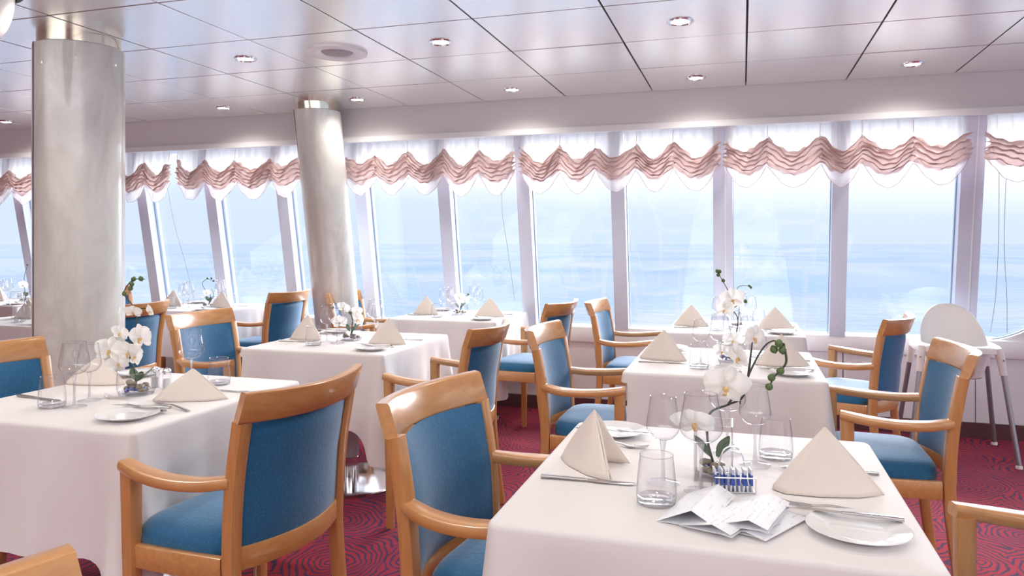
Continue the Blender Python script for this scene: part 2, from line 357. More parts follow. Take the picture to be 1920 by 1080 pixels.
# windows
mx_ = [-8.75, -8.01, -7.28, -6.55, -5.83, -5.10, -4.37, -3.66, -2.93, -2.21, -1.57, -.86, -.13, .62, 1.385]
ZS, ZT = .635, 2.11
def slab(mb, x0, x1, z0, z1, y0, y1):      # box leaning with the window plane, y offsets from that plane
    vs = [(x, wy(z) + dy, z) for x in (x0, x1) for dy in (y0, y1) for z in (z0, z1)]
    mb.add(vs, [(0, 1, 3, 2), (4, 6, 7, 5), (0, 4, 5, 1), (2, 3, 7, 6), (0, 2, 6, 4), (1, 5, 7, 3)]); return mb
for i in range(len(mx_)):
    x0 = mx_[i]; last = i == len(mx_) - 1
    x1 = mx_[i + 1] if not last else 1.98
    hw = .065 if i in (12, 14) else .05
    hw2 = .065 if i + 1 in (12, 14) else .05
    if last: hw2 = 0
    w_ = struct(bpy.data.objects.new('window_%d' % (i + 1), None)); COL.objects.link(w_)
    mb = MB(); slab(mb, x0 - hw, x0 + hw, ZS, ZT, -.09, .05); mb.build('mullion', M_MULL, w_, smooth=0)
    if i in (12, 14):
        mb = MB(); slab(mb, x0 + .012, x0 + .02, ZS, ZT, -.096, -.088); mb.build('cover_strip', M_WHITE, w_, smooth=0)
    a, b = x0 + hw, x1 - hw2
    if not last:
        mb = MB(); slab(mb, a, b, ZS, ZT, .0, .004); mb.build('pane', M_PANE, w_, smooth=0)
        mb = MB()
        for (c0, c1, z0, z1) in ((a, a + .004, ZS, ZT), (b - .004, b, ZS, ZT), (a, b, ZS, ZS + .004)): slab(mb, c0, c1, z0, z1, -.008, .012)
        mb.build('seal', M_SEAL, w_, smooth=0)
    else:
        # pane whose lower right corner is a wide quarter round
        rr_ = .5; cx = 1.98 - rr_; arc = [(cx + rr_ * math.sin(t), ZS + rr_ - rr_ * math.cos(t)) for t in [PI / 2 * k / 20 for k in range(21)]]
        out = [(a, ZS)] + arc + [(1.98, ZT), (a, ZT)]
        n_ = len(out); mb = MB(); mb.add([(x, wy(z), z) for x, z in out] + [(x, wy(z) + .004, z) for x, z in out], [tuple(range(n_)), tuple(range(n_, 2 * n_))[::-1]] + [(k, (k + 1) % n_, n_ + (k + 1) % n_, n_ + k) for k in range(n_)])
        mb.build('pane', M_PANE, w_, smooth=0)
        mb = MB(); mb.bar([(x, wy(z) - .01, z) for x, z in [(a, ZS)] + arc + [(1.98, 1.6), (1.98, ZT)]], .012, .012, up=(0, 1, 0)); mb.build('seal', M_SEAL, w_)
        path = [(a, ZS)] + arc + [(1.98, 1.6), (1.98, ZT)]
        mb = MB()
        def offs(q, d_):
            res = []
            for k in range(len(q)):
                p0 = q[max(k - 1, 0)]; p1 = q[min(k + 1, len(q) - 1)]; tx, tz = p1[0] - p0[0], p1[1] - p0[1]; L = math.hypot(tx, tz)
                res.append((q[k][0] + tz / L * d_, q[k][1] - tx / L * d_))
            return res
        q1 = offs(path, 0); q2 = offs(path, .085); n_ = len(path)
        vs = [(x, wy(z) - .05, z) for x, z in q1] + [(x, wy(z) - .05, z) for x, z in q2] + [(x, wy(z) + .03, z) for x, z in q1] + [(x, wy(z) + .03, z) for x, z in q2]
        fs = []
        for k in range(n_ - 1): fs += [(k, k + 1, n_ + k + 1, n_ + k), (k, 2 * n_ + k, 2 * n_ + k + 1, k + 1), (n_ + k, n_ + k + 1, 3 * n_ + k + 1, 3 * n_ + k)]
        mb.add(vs, fs); mb.build('round_frame', M_WHITE, w_)
        # leaning wall around the rounded corner
        q2b = [p for p in q2 if p[0] <= 2.2]
        vs = []; fs = []
        lo = [(x, .50) for x, z in q2b]; n_ = len(q2b)
        vs = [(x, wy(z) - .035, z) for x, z in q2b] + [(4.2 if k > 18 else x, wy(.5) - .035, .5) for k, (x, z) in enumerate(q2b)]
        fs = [(k, k + 1, n_ + k + 1, n_ + k) for k in range(n_ - 1)]
        top = len(vs); vs += [(4.2, wy(ZT) - .035, ZT)]; fs += [(n_ - 1, top, 2 * n_ - 1)]
        struct(MB().add(vs, fs).build('wall_right', M_WALL, smooth=0))

# ------------------------------------------------------------------ columns
def column(x, y, r_, lean, label, group=None):
    t = thing('column', label, 'column', (x, y, 0))
    H_ = 2.255
    def ring(mb, prof, n=64):
        o = len(mb.v)
        vs = []; fs = []
        for (q, z) in prof:
            for i in range(n):
                a = 2 * PI * i / n; vs.append((q * math.cos(a), q * math.sin(a) - lean * z, z))
        for k in range(len(prof) - 1):
            for i in range(n):
                j = (i + 1) % n; fs.append((k * n + i, k * n + j, (k + 1) * n + j, (k + 1) * n + i))
        mb.add(vs, fs); return mb
    ring(MB(), [(r_, 0), (r_, H_ - .004), (r_ - .004, H_), (r_ - .05, H_)]).build('shaft', M_COLM, t)
    ring(MB(), [(r_ - .018, H_ - .01), (r_ - .018, CZ)]).build('collar', M_BRASS, t)
    ring(MB(), [(r_ + .006, 0), (r_ + .006, .10), (r_, .104)]).build('base_ring', M_BRASS, t)
    # vertical joint between the two shells
    ang = math.atan2(-y, -x) - R(72)
    dx, dy = math.cos(ang), math.sin(ang); mb = MB()
    mb.bar([(dx * r_, dy * r_, .1), (dx * r_, dy * r_ - lean * H_, H_)], .012, .004, up=(dx, dy, 0)); mb.build('joint', M_GAP, t)
    return t
column(-3.20, 2.95, .205, 0, 'large round pale marbled column standing upright beside the left foreground table')
column(-3.03, 5.29, .172, TILT, 'slimmer pale marbled column leaning with the windows behind the middle tables')

# ------------------------------------------------------------------ curtains
def curtain(x0, x1, n, label, side='', seed=0):
    rnd = random.Random(seed); W = x1 - x0
    t = thing('curtain', label, 'curtain', ((x0 + x1) / 2, 5.235, 2.062), 0)
    hx = W / 2; ph = [rnd.uniform(0, 6) for _ in range(12)]
    br = [0] + [(k + rnd.uniform(-.10, .10)) / n for k in range(1, n)] + [1]
    dp = [rnd.uniform(.8, 1.15) for _ in range(n)]
    def sw(u):   # 0 at the gathers, 1 mid swag
        for k in range(n):
            if u <= br[k + 1] + 1e-9:
                q = (u - br[k]) / (br[k + 1] - br[k]); return (math.sin(PI * q) ** 1.35 * dp[k] if 0 < q < 1 else 0), q, k
        return 0, 0, n - 1
    nu = n * 26
    def top_z(u): s_, q, k = sw(u); return -.095 - .095 * s_
    def bot_z(u): s_, q, k = sw(u); return -.268 - .072 * s_
    def sheer(u, v_):
        s_, q, k = sw(u); z = v_ * (top_z(u) - .02)
        y = .014 * math.sin(u * W * 70 + ph[0]) * (1 - .5 * v_) + .009 * math.sin(u * W * 155 + ph[1]) + .03 * v_ * s_ * 0
        return ((u - .5) * W, y - .012 * v_, z)
    MB().grid(sheer, nu, 10).build('sheer_top', M_SHEER, t, 0 or 80)
    for k in range(n + 1):
        u = br[k]; x = (u - .5) * W; tape = MB(); tape.bar([(x, -.010, -.004), (x + .003 * math.sin(k * 9), -.014, -.04), (x - .003, -.018, top_z(u))], .005, .002, up=(0, 1, 0))
        tape.build('gather_tape', M_TAPE, t)
    def fold(u, v_):
        s_, q, k = sw(u)
        x_ = u * W
        wob = .5 * math.sin(x_ * 13 + ph[2]) + .32 * math.sin(x_ * 29 + ph[3] + 4 * v_) + .18 * math.sin(x_ * 61 + ph[7] - 6 * v_)
        vv = v_ + wob * .11
        z = top_z(u) * (1 - v_) + bot_z(u) * v_ + .012 * math.sin(x_ * 17 + ph[8]) * (1 - v_)
        f = 5.3 + .8 * math.sin(k * 2.1 + ph[9])
        arg = 2 * PI * f * vv + ph[4 + k % 5] * .8 + 1.6 * math.sin(q * PI * 2 + k)
        a = 1 - 2 * abs(math.sin(arg / 2)) ** .8
        b = math.sin(arg * 2.3 + 4 * q + ph[10]); c_ = math.sin(arg * 4.1 + x_ * 40)
        env = max(0, math.sin(PI * v_)) ** .6
        gx = math.exp(-(min(q, 1 - q) / .09) ** 2)
        y = -(.034 + .022 * s_) * env - (.017 * a + .006 * b + .003 * c_) * (.4 + .6 * env) + .016 * gx * env - .010 * gx * math.sin(v_ * 46 + k)
        z += .010 * math.sin(arg + 1.3) + .004 * math.sin(x_ * 90 + v_ * 9)
        edge = .016 * (math.exp(-(u / .02) ** 2) - math.exp(-((1 - u) / .02) ** 2)) * math.sin(v_ * 34 + seed)
        return ((u - .5) * W + edge, y - .012, z)
    MB().grid(fold, nu, 84).build('gathered_folds', M_FOLD, t, 75)
    for nm, dz, yo in (('ruffle', .075, -.016), ('ruffle', .052, .012)):
        def ruf(u, v_, dz=dz, yo=yo):
            s_, q, k = sw(u); s_ = (max(0, 1 - (2 * q - 1) ** 2)) ** .75; z = bot_z(u) + .02 - v_ * (.012 + (dz + .02) * s_)
            return ((u - .5) * W, yo + .010 * math.sin(u * W * 48 + ph[6] + 2 * v_) * (.4 + s_) - .015 * s_ * math.sin(v_ * PI), z - .003 * math.sin(u * W * 90))
        MB().grid(ruf, nu, 8).build(nm, M_RUFF, t, 75)
        hem = MB(); hem.tube([ruf(k / 60, 1.0) for k in range(61)], .0018, 5); hem.build('hem', M_FOLD, t)
    return t
cu = [curtain(-1.555, -.155, 5, 'pinkish white swagged window blind second from the right column gap, middle of three', seed=3)]
cu[0]['label'] = 'pinkish white swagged blind at the top centre, between the other two complete ones'
cu.append(curtain(-3.0, -1.60, 5, 'pinkish white swagged blind immediately right of the slim leaning column', seed=5))
cu.append(curtain(-.115, 1.335, 5, 'pinkish white swagged blind above the high chair, widest in view', seed=8))
cu.append(curtain(1.43, 2.85, 4, 'pinkish white swagged blind cut off by the right edge of the photo', seed=11))
cu.append(curtain(-4.60, -3.10, 5, 'pinkish white swagged blind immediately left of the slim leaning column', seed=14))
cu.append(curtain(-6.12, -4.69, 5, 'pinkish white swagged blind running behind the large upright column', seed=17))
cu.append(curtain(-7.7, -6.16, 5, 'pinkish white swagged blind cut off by the left edge of the photo', seed=21))
def cord(ci, pts, r_=.0018):
    t = cu[ci]; mb = MB(); mb.tube([(p[0] - t.location.x, p[1] - t.location.y, p[2] - t.location.z) for p in pts], r_, 5, smooth=8); mb.build('cord', M_CORD, t)
cord(1, [(-1.70, 5.24, 1.75), (-1.70, 5.25, 1.5), (-1.66, 5.27, 1.2), (-1.62, 5.30, .85)])
cord(5, [(-4.72, 5.24, 1.75), (-4.66, 5.25, 1.45), (-4.56, 5.27, 1.1), (-4.5, 5.30, .8)])
cord(3, [(1.50, 5.24, 1.75), (1.50, 5.25, 1.3), (1.49, 5.27, .95), (1.47, 5.30, .72)])
cord(3, [(1.54, 5.24, 1.75), (1.53, 5.25, 1.3), (1.55, 5.27, .95), (1.56, 5.30, .72)])

# ------------------------------------------------------------------ ceiling fittings
def downlight(x, y, label, power=12, cone=150):
    t = thing('downlight', label, 'ceiling light', (x, y, CZ), 0, 'recessed ceiling downlights')
    MB().lathe([(.043, .02), (.043, -.002), (.050, -.008), (.060, -.006), (.063, 0)], 32).build('trim_ring', M_CHROME, t)
    MB().lathe([(.0001, -.001), (.03, -.0035), (.043, -.0025)], 32).build('lens', M_LAMP, t)
    ld = bpy.data.lights.new('lamp', 'SPOT'); ld.energy = power; ld.shadow_soft_size = .04; ld.color = (1, .93, .84); ld.spot_size = R(cone); ld.spot_blend = 1
    lo = bpy.data.objects.new('lamp', ld); COL.objects.link(lo); lo.parent = t; lo.location = (0, 0, -.03)
DL = [(-.278, 3.545, 'downlight nearest the camera, at the top right of the middle'), (-1.48, 3.545, 'downlight just right of the round ceiling speaker'),
      (-2.66, 3.545, 'downlight left of the round ceiling speaker, near the upright column'),
      (-5.99, 4.785, 'downlight at the far left, beyond the upright column'), (-3.79, 4.785, 'downlight by the soffit between the two columns'),
      (-2.645, 4.785, 'downlight by the soffit next to the top of the leaning column'), (-1.48, 4.785, 'downlight by the soffit above the gap between left and middle blinds'),
      (-.278, 4.785, 'downlight by the soffit above the right part of the middle blind'), (.936, 4.785, 'downlight by the soffit furthest right, above the widest blind')]
for x, y, l in DL: downlight(x, y, l)
for y in (2.3, 1.06, -.18):
    for x in (-3.85, -2.66, -1.48, -.278, .936):
        downlight(x, y, 'downlight outside the photo, %s row behind the visible ones, %s' % ({2.3: 'first', 1.06: 'second', -.18: 'third'}[y], {-3.85: 'leftmost', -2.66: 'second from left', -1.48: 'in the middle', -.278: 'second from right', .936: 'rightmost'}[x]), 15 if y > 2 else 9, 120)
t = thing('ceiling_speaker', 'round white ceiling speaker with a grey centre grille, near the left downlights', 'speaker', (-2.09, 3.56, CZ))
MB().lathe([(.163, 0), (.160, -.012), (.150, -.016), (.095, -.010), (.085, -.004)], 48).build('flange', M_WHITE, t)
MB().lathe([(.0001, -.014), (.05, -.014), (.075, -.010), (.085, -.004)], 48).build('grille', mat('speaker_grille', (.42, .38, .42), .5), t)
for k in range(3): MB().lathe([(.022 + k * .02, -.016), (.026 + k * .02, -.016)], 32).build('grille_ring', M_GREY, t)
# white dome fitting at the top left corner
t = thing('ceiling_dome', 'large white domed fitting on a dark ring, cut by the top left corner', 'ceiling fitting', (-2.87, 2.14, CZ))
MB().lathe([(.178, 0), (.178, -.05), (.155, -.06)], 48).build('dark_ring', M_DARK, t)
MB().lathe([(.145, -.05)] + [(.15 * math.cos(a), -.06 - .22 * math.sin(a)) for a in [PI / 2 * k / 12 for k in range(13)]], 48).build('dome', M_PLAST, t)

# ------------------------------------------------------------------ chair (faces local +y)
def ypost(z):
    P = [(0, -.285), (.25, -.250), (.45, -.234), (.65, -.246), (.82, -.276), (.90, -.298)]
    for (a, ya), (b, yb) in zip(P, P[1:]):
        if z <= b:
            q = (z - a) / (b - a); return ya + (yb - ya) * q
    return P[-1][1]
def make_chair():
    t = thing('dining_chair', '', 'chair', (0, 0, 0), 0, 'blue upholstered wooden armchairs')
    for s in (-1, 1):
        mb = MB(); mb.bar([(s * (.212 + .013 * z), ypost(z) + .004 * z, z) for z in (0, .15, .3, .42, .5, .6, .7, .826)], lambda q: .034 + .011 * q, lambda q: .034 + .010 * q - .020 * max(0, q - .55), up=(0, 1, 0), smooth=3)
        mb.build('leg', M_WOOD, t)
    for s in (-1, 1):
        mb = MB(); mb.bar([(s * .243, .086, 0), (s * .245, .086, .25), (s * .247, .087, .45), (s * .249, .088, .668)], lambda q: .032 + .012 * q, lambda q: .032 + .012 * q, up=(0, 1, 0), smooth=3)
        mb.build('leg', M_WOOD, t)
        mb = MB(); mb.bar([(s * .224, -.238, .668), (s * .250, -.165, .660), (s * .266, -.075, .660), (s * .265, .02, .668), (s * .250, .110, .680)], lambda q: .036 + .022 * math.sin(PI * min(1, q * .8 + .1)), .030, smooth=6, c=.3)
        mb.build('armrest', M_WOODY, t)
    def curve(z, dx, amp=.058): return lambda x: ypost(z) - amp * (1 - (x / dx) ** 2)
    # top rail
    mb = MB(); f = curve(.86, .24)
    mb.bar([(x, f(x), .858) for x in [-.244 + .488 * k / 22 for k in range(23)]], .033, .082, c=.2)
    mb.v = [(x, y - (z - .858) * .33, z + .006 * (x / .24) ** 2) for x, y, z in mb.v]; mb.build('top_rail', M_WOODX, t)
    mb = MB(); f = curve(.46, .203, .050)
    mb.bar([(x, f(x), .462) for x in [-.198 + .396 * k / 18 for k in range(19)]], .028, .062, c=.2); mb.build('lower_rail', M_WOODX, t)
    # upholstered back between the posts
    def pad(u, v_):
        # closed loop around thickness: v_ goes bottom-front -> top-front -> top-back -> bottom-back
        x = (u - .5) * .406; q = v_
        z0, z1 = .488, .822
        e_ = 1 - abs(2 * u - 1) ** 6
        if q <= .5:
            s_ = q * 2; z = z0 + (z1 - z0) * s_; d = .012 + .016 * e_ * (1 - abs(2 * s_ - 1) ** 5)
        else:
            s_ = (q - .5) * 2; z = z1 - (z1 - z0) * s_; d = -(.010 + .006 * e_ * (1 - abs(2 * s_ - 1) ** 5))
        return (x, ypost(z) + .003 - .050 * (1 - (x / .203) ** 2) + d, z)
    mb = MB(); nv = 28; mb.grid(pad, 18, nv)
    mb.build('backrest', M_BLUE, t, 50)
    # seat frame
    mb = MB(); out = [(-.222, -.21), (-.243, .07), (-.20, .102), (0, .118), (.20, .102), (.243, .07), (.222, -.21)]
    mb.bar([(x, y, .438) for x, y in out], .024, .062, smooth=4, c=.15); mb.build('seat_frame', M_WOODX, t)
    def cush(u, v_):
        a = 2 * PI * u; ca, sa = math.cos(a), math.sin(a); ex = .38
        bx = math.copysign(abs(ca) ** ex, ca); by = math.copysign(abs(sa) ** ex, sa)
        prof = [(1.0, .462), (1.012, .480), (.99, .500), (.93, .515), (.78, .525), (.5, .531), (.22, .533), (.0, .534)]
        k = v_ * (len(prof) - 1); i = min(int(k), len(prof) - 2); q = k - i
        r_ = prof[i][0] * (1 - q) + prof[i + 1][0] * q; z = prof[i][1] * (1 - q) + prof[i + 1][1] * q
        y = by * r_ * .166 - .050 + .012 * (1 - bx * bx) * max(0, by) * r_; hw = .228 + .012 * by * r_
        if by * r_ < -.5: y += 0
        return (bx * r_ * hw, y, z)
    mb = MB(); mb.grid(cush, 48, 14, True); mb.build('seat', M_BLUE, t, 60)
    return t
chair0 = make_chair(); first = [True]
def chair(rx, ry, ang, label):
    """rx, ry: middle between the ends of the top rail; ang: rotation about z (0 faces +y)"""
    a = R(ang); ox = rx - (-(-.298)) * 0; c_, s_ = math.cos(a), math.sin(a)
    lx, ly = 0, -.290
    o = (rx - (c_ * lx - s_ * ly), ry - (s_ * lx + c_ * ly), 0)
    if first[0]:
        first[0] = False; chair0.location = o; chair0.rotation_euler = (0, 0, a); chair0['label'] = label; return chair0
    return dup(chair0, o, a, label)
# left-hand chairs face +x (-90), right-hand chairs face -x (90)
chair(-1.175, 1.825, 84, 'blue armchair with its curved back to the camera, right side of the left foreground table')
chair(-.765, 1.81, -97, 'blue armchair at the left side of the large foreground table')
chair(.86, 1.66, 92, 'armchair right of the foreground table, only its arm and leg showing')
chair(-.85, 3.28, -91, 'blue armchair at the left side of the table behind the foreground table')
chair(.725, 3.07, 90, 'blue armchair in front of the white high chair')
chair(-.895, 4.80, -92, 'blue armchair at the left of the window table nearest the high chair')
chair(.75, 4.24, 68, 'blue armchair turned askew left of the high chair')
chair(-1.13, 3.27, 89, 'blue armchair right of the table with the polished disc foot')
chair(-2.83, 3.40, -91, 'blue armchair at the left of the table with the polished disc foot')
chair(-1.12, 4.68, 81, 'blue armchair right of the window table in the middle')
chair(-2.93, 5.10, -90, 'armchair half hidden at the foot of the slim leaning column')
chair(-3.39, 5.05, 87, 'blue armchair right of the window table between the two columns')
chair(-5.20, 5.06, -92, 'armchair sliver seen directly right of the upright column, by the window')
chair(-3.66, 3.80, 88, 'blue armchair with curved back behind the orchid, beside the upright column')
chair(-2.68, 2.06, -90, 'blue armchair at the left photo edge, beyond the left foreground table')
chair(-.785, .475, -90, 'armchair at the bottom left, only the corner of its top rail showing')

# ------------------------------------------------------------------ tables with cloths
def make_table():
    t = thing('dining_table', '', 'table', (0, 0, 0), 0, 'cloth covered dining tables')
    mb = MB(); mb.bar([(-.37, 0, .728), (.37, 0, .728)], .74, .028, c=.1); mb.build('tabletop', M_WOODX, t)
    MB().lathe([(.038, .10), (.038, .71)], 32).build('post', M_GREY, t)
    MB().lathe([(.040, .02), (.040, .13), (.038, .132)], 32).build('post_sleeve', M_CHROME, t)
    MB().lathe([(.001, .024), (.05, .024), (.24, .016), (.285, .011), (.29, .006), (.29, 0)], 64).build('base_disc', M_CHROME, t)
    MB().lathe([(.001, .712), (.12, .712), (.13, .708), (.04, .69)], 24).build('top_plate', M_GREY, t)
    return t
table0 = make_table(); tfirst = [True]
def cloth(w_, d_, h, drop, seed, dents=(), tipdrop=.15):
    rnd = random.Random(seed); per = []; rc = .022; seg = []
    hw, hd = w_ / 2, d_ / 2
    def side(p0, p1, nrm, sd, L):
        ts = []
        n = 60
        for k in range(n):
            q = k / (n - 1); q = .5 - .5 * math.cos(PI * q) if True else q
            ts.append(q)
        for q in ts:
            per.append((p0[0] + (p1[0] - p0[0]) * q, p0[1] + (p1[1] - p0[1]) * q, nrm[0], nrm[1], min(q, 1 - q) * L, sd, q, L))
    def corner(cx_, cy_, a0, sd):
        for k in range(1, 8):
            a = a0 + PI / 2 * k / 8; per.append((cx_ + rc * math.cos(a), cy_ + rc * math.sin(a), math.cos(a), math.sin(a), 0, sd, 1, 1))
    side((-hw + rc, -hd), (hw - rc, -hd), (0, -1), 0, w_); corner(hw - rc, -hd + rc, -PI / 2, 0)
    side((hw, -hd + rc), (hw, hd - rc), (1, 0), 1, d_); corner(hw - rc, hd - rc, 0, 1)
    side((hw - rc, hd), (-hw + rc, hd), (0, 1), 2, w_); corner(-hw + rc, hd - rc, PI / 2, 2)
    side((-hw, hd - rc), (-hw, -hd + rc), (-1, 0), 3, d_); corner(-hw + rc, -hd + rc, PI, 3)
    N = len(per); ph = [rnd.uniform(0, 6.28) for _ in range(8)]
    rows = [(-.012, 0.0), (-.004, -.0015), (.001, -.005), (.003, -.012)]
    vs = []; nr = 16
    pf = [rnd.uniform(.75, 1.2) for _ in range(4)]
    for off, dz in rows:
        for p in per: vs.append((p[0] + p[2] * off, p[1] + p[3] * off, h + dz))
    for k in range(1, nr + 1):
        t = k / nr
        for p in per:
            c_ = p[4]; s_ = p[6] * p[7]; sd = p[5]
            fall = max(0, 1 - c_ / .15)
            L = drop + tipdrop * fall ** 1.3 + .006 * math.sin(s_ * 11 + ph[sd])
            g = math.exp(-(c_ / .045) ** 2); val = math.exp(-((c_ - .115) / .05) ** 2)
            off = .004 + t * (.022 + .055 * g * t ** .3 - .030 * val) + t * (.014 * math.sin(s_ * 17 + ph[sd] + 1.5 * t) * min(1, c_ / .1) + .005 * math.sin(s_ * 39 + ph[4 + sd] + 2 * t) * min(1, c_ / .1)) * pf[sd]
            for (ds, c0, wd, dep) in dents:
                if ds == sd:
                    pos = (p[1] if sd in (1, 3) else p[0]); a = max(0, min(1, (wd / 2 + .05 - abs(pos - c0)) / .07)); a = a * a * (3 - 2 * a)
                    b = max(0, min(1, ((L - .012) * t - .036) / .05)); b = b * b * (3 - 2 * b); off -= dep * a * b * (1 - .35 * max(0, t - .4))
            vs.append((p[0] + p[2] * off, p[1] + p[3] * off, h - .012 - (L - .012) * t))
    nrw = len(rows) + nr; fs = []
    for k in range(nrw - 1):
        for i in range(N):
            j = (i + 1) % N; fs.append((k * N + i, k * N + j, (k + 1) * N + j, (k + 1) * N + i))
    fs.append(tuple(range(N)))
    return MB().add(vs, fs)
CLH = .7515
def table(cx, cy, w_, d_, desc, seed, dents=(), drop=.355, tdrop=.15, fx=0):
    lab = 'round pedestal table hidden under cloth, ' + desc
    if tfirst[0]: tfirst[0] = False; t = table0; t.location = (cx + fx, cy, 0); t['label'] = lab
    else: t = dup(table0, (cx + fx, cy, 0), 0, lab)
    o = cloth(w_, d_, CLH, drop, seed, dents, tdrop).build('tablecloth', M_CLOTH, None, 60, (cx, cy, 0))
    tag(o, 'white draped tablecloth, ' + desc, 'tablecloth', 'white tablecloths')
    return t
TD = {
 1: 'large foreground table at right', 2: 'table just behind the foreground one', 3: 'window table nearest the high chair',
 4: 'table with the polished disc foot', 5: 'window table in the middle', 6: 'foreground table at left',
 7: 'window table between the two columns', 8: 'table left of the upright column', 9: 'window table at the far left'}
TP = {1: (-.072, 1.75), 2: (-.08, 3.45), 3: (-.05, 4.87), 4: (-2.015, 3.58), 5: (-1.97, 5.09), 6: (-2.02, 2.075), 7: (-4.28, 5.12), 8: (-4.62, 3.98), 9: (-6.2, 5.1)}
table(*TP[1], .78, .84, TD[1], 1, dents=((3, .05, .58, .15),), drop=.37)
table(*TP[2], .78, .82, TD[2], 2, dents=((3, -.17, .56, .09),))
table(*TP[3], .78, .80, TD[3], 3, dents=((3, -.06, .56, .13),))
table(*TP[4], .79, .83, TD[4], 4, dents=((3, -.18, .56, .10),))
table(*TP[5], .80, .78, TD[5], 5, dents=((3, .02, .54, .16),))
table(*TP[6], .80, .83, TD[6], 6, dents=((3, 0, .56, .23),), drop=.37)
table(*TP[7], .80, .76, TD[7], 7, dents=((3, -.06, .54, .10),))
table(*TP[8], .80, .82, TD[8], 8)
table(*TP[9], .80, .78, TD[9], 9)

# ------------------------------------------------------------------ tableware prototypes
TZ = CLH + .0008
def smoothprof(p, n=5):
    q = catmull([(a, 0, b) for a, b in p], n); return [(max(.0004, v_.x), v_.z) for v_ in q]
def wine_mesh(H_, rb, nm):
    bowl = smoothprof([(.006, H_ * .50), (rb * .62, H_ * .53), (rb * .97, H_ * .62), (rb * .97, H_ * .72), (rb * .82, H_ * .9), (rb * .76, H_)], 5)
    b = MB().lathe(bowl, 32).mesh('bowl', M_GLASS, 60)
    r_ = MB(); r_.lathe([(rb * .76 - .0007, H_), (rb * .76, H_ + .0009), (rb * .76 + .0009, H_), (rb * .76, H_ - .0009)], 32); r_ = r_.mesh('rim', M_GEDGE, 60)
    s_ = MB().lathe(smoothprof([(.0055, .006), (.004, .03), (.0037, H_ * .35), (.0075, H_ * .49), (.007, H_ * .51)], 4), 12).mesh('stem', M_GEDGE, 60)
    f = MB().lathe([(.0355, .0), (.036, .0015), (.03, .003), (.012, .006), (.005, .009)], 32).mesh('foot', M_GLASS, 60)
    return dict(bowl=b, rim=r_, stem=s_, foot=f)
def tumbler_mesh():
    H_ = .098
    w_ = MB().lathe(smoothprof([(.0385, .004), (.0405, .02), (.038, .055), (.0335, H_)], 5), 32).mesh('wall', M_GLASS, 60)
    r_ = MB().lathe([(.0328, H_), (.0335, H_ + .001), (.0344, H_), (.0335, H_ - .001)], 32).mesh('rim', M_GEDGE, 60)
    b = MB().lathe([(.001, .009), (.03, .009), (.0375, .014), (.0385, .004), (.034, 0), (.001, 0)], 32).mesh('base', M_GEDGE, 60)
    return dict(wall=w_, rim=r_, base=b)
GM = {'small_wine': wine_mesh(.190, .0365, 'a'), 'large_wine': wine_mesh(.208, .045, 'b'), 'tumbler': tumbler_mesh()}
def glass(kind, x, y, label):
    nm = 'tumbler' if kind == 'tumbler' else 'wine_glass'
    t = thing(nm, label, 'glass', (x, y, TZ), 0, 'clear drinking tumblers' if kind == 'tumbler' else 'clear stemmed wine glasses')
    for k, me in GM[kind].items(): link(k, me, t)
    return t

# napkin: standing folded pyramid
def nap_panel(A, B, P, bow, layers=1, n=12):
    A, B, P = map(Vector, (A, B, P)); nrm = (B - A).cross(P - A).normalized(); mb = MB()
    def fn(u, v_):
        q = A.lerp(B, u); r_ = q.lerp(P, v_ ** .9)
        return tuple(r_ + nrm * bow * math.sin(PI * u) * (1 - v_) * (.35 + v_) * 2)
    mb.grid(fn, n, n); return mb
def solid(o, th):
    m = o.modifiers.new('thick', 'SOLIDIFY'); m.thickness = th; m.offset = 0; return o
def nap_meshes():
    res = {}
    pk = (0.005, .0, .132)
    def loft(cols, rim=.5):   # cols: function(u) -> base point ; to peak
        pass
    # front face wraps round both vertical folds
    def wrapper(u, v_):
        # base outline from right tip, along the front, round the left end and back
        B = [(.118, -.022), (.06, -.048), (-.02, -.056), (-.085, -.046), (-.106, -.02), (-.095, .02), (-.05, .062), (.0, .086)]
        k = u * (len(B) - 1); i = min(int(k), len(B) - 2); q = k - i
        bx = B[i][0] * (1 - q) + B[i + 1][0] * q; by = B[i][1] * (1 - q) + B[i + 1][1] * q
        s_ = v_
        x = bx * (1 - s_) + pk[0] * s_; y = by * (1 - s_) + pk[1] * s_; z = .001 + pk[2] * s_
        bulge = .012 * math.sin(PI * s_) * math.sin(PI * min(1, u * 1.2))
        return (x + bulge * bx * 6, y + bulge * by * 6, z)
    a = MB().grid(wrapper, 28, 12).mesh('front_fold', M_NAP, 70)
    def inner(u, v_):
        B = [(.112, -.012), (.03, -.010), (-.02, .01), (-.01, .05), (.02, .088)]
        k = u * (len(B) - 1); i = min(int(k), len(B) - 2); q = k - i
        bx = B[i][0] * (1 - q) + B[i + 1][0] * q; by = B[i][1] * (1 - q) + B[i + 1][1] * q
        s_ = v_ * .93
        return (bx * (1 - s_) + pk[0] * s_, by * (1 - s_) + pk[1] * s_, .002 + pk[2] * s_ * .97)
    b = MB().grid(inner, 16, 8).mesh('inner_fold', M_NAP, 70)
    hem = MB(); hem.tube([(.118, -.022, .002), (.082, -.012, .045), (.042, -.004, .092), (.006, 0, .131)], .0022, 6, smooth=4)
    hem.tube([(.0, .086, .002), (.004, .055, .048), (.006, .02, .105), (.006, 0, .131)], .0022, 6, smooth=4)
    c_ = hem.mesh('hem', M_NAP, 70)
    return dict(front_fold=a, inner_fold=b, hem=c_)
NM = nap_meshes()
def napkin(x, y, rz, label, sc=1):
    t = thing('napkin', label, 'napkin', (x, y, TZ), R(rz), 'cream napkins folded into standing pyramids')
    for k, me in NM.items():
        o = link(k, me, t)
        if k != 'hem': solid(o, .0022)
    t.scale = (sc, abs(sc), abs(sc)); return t
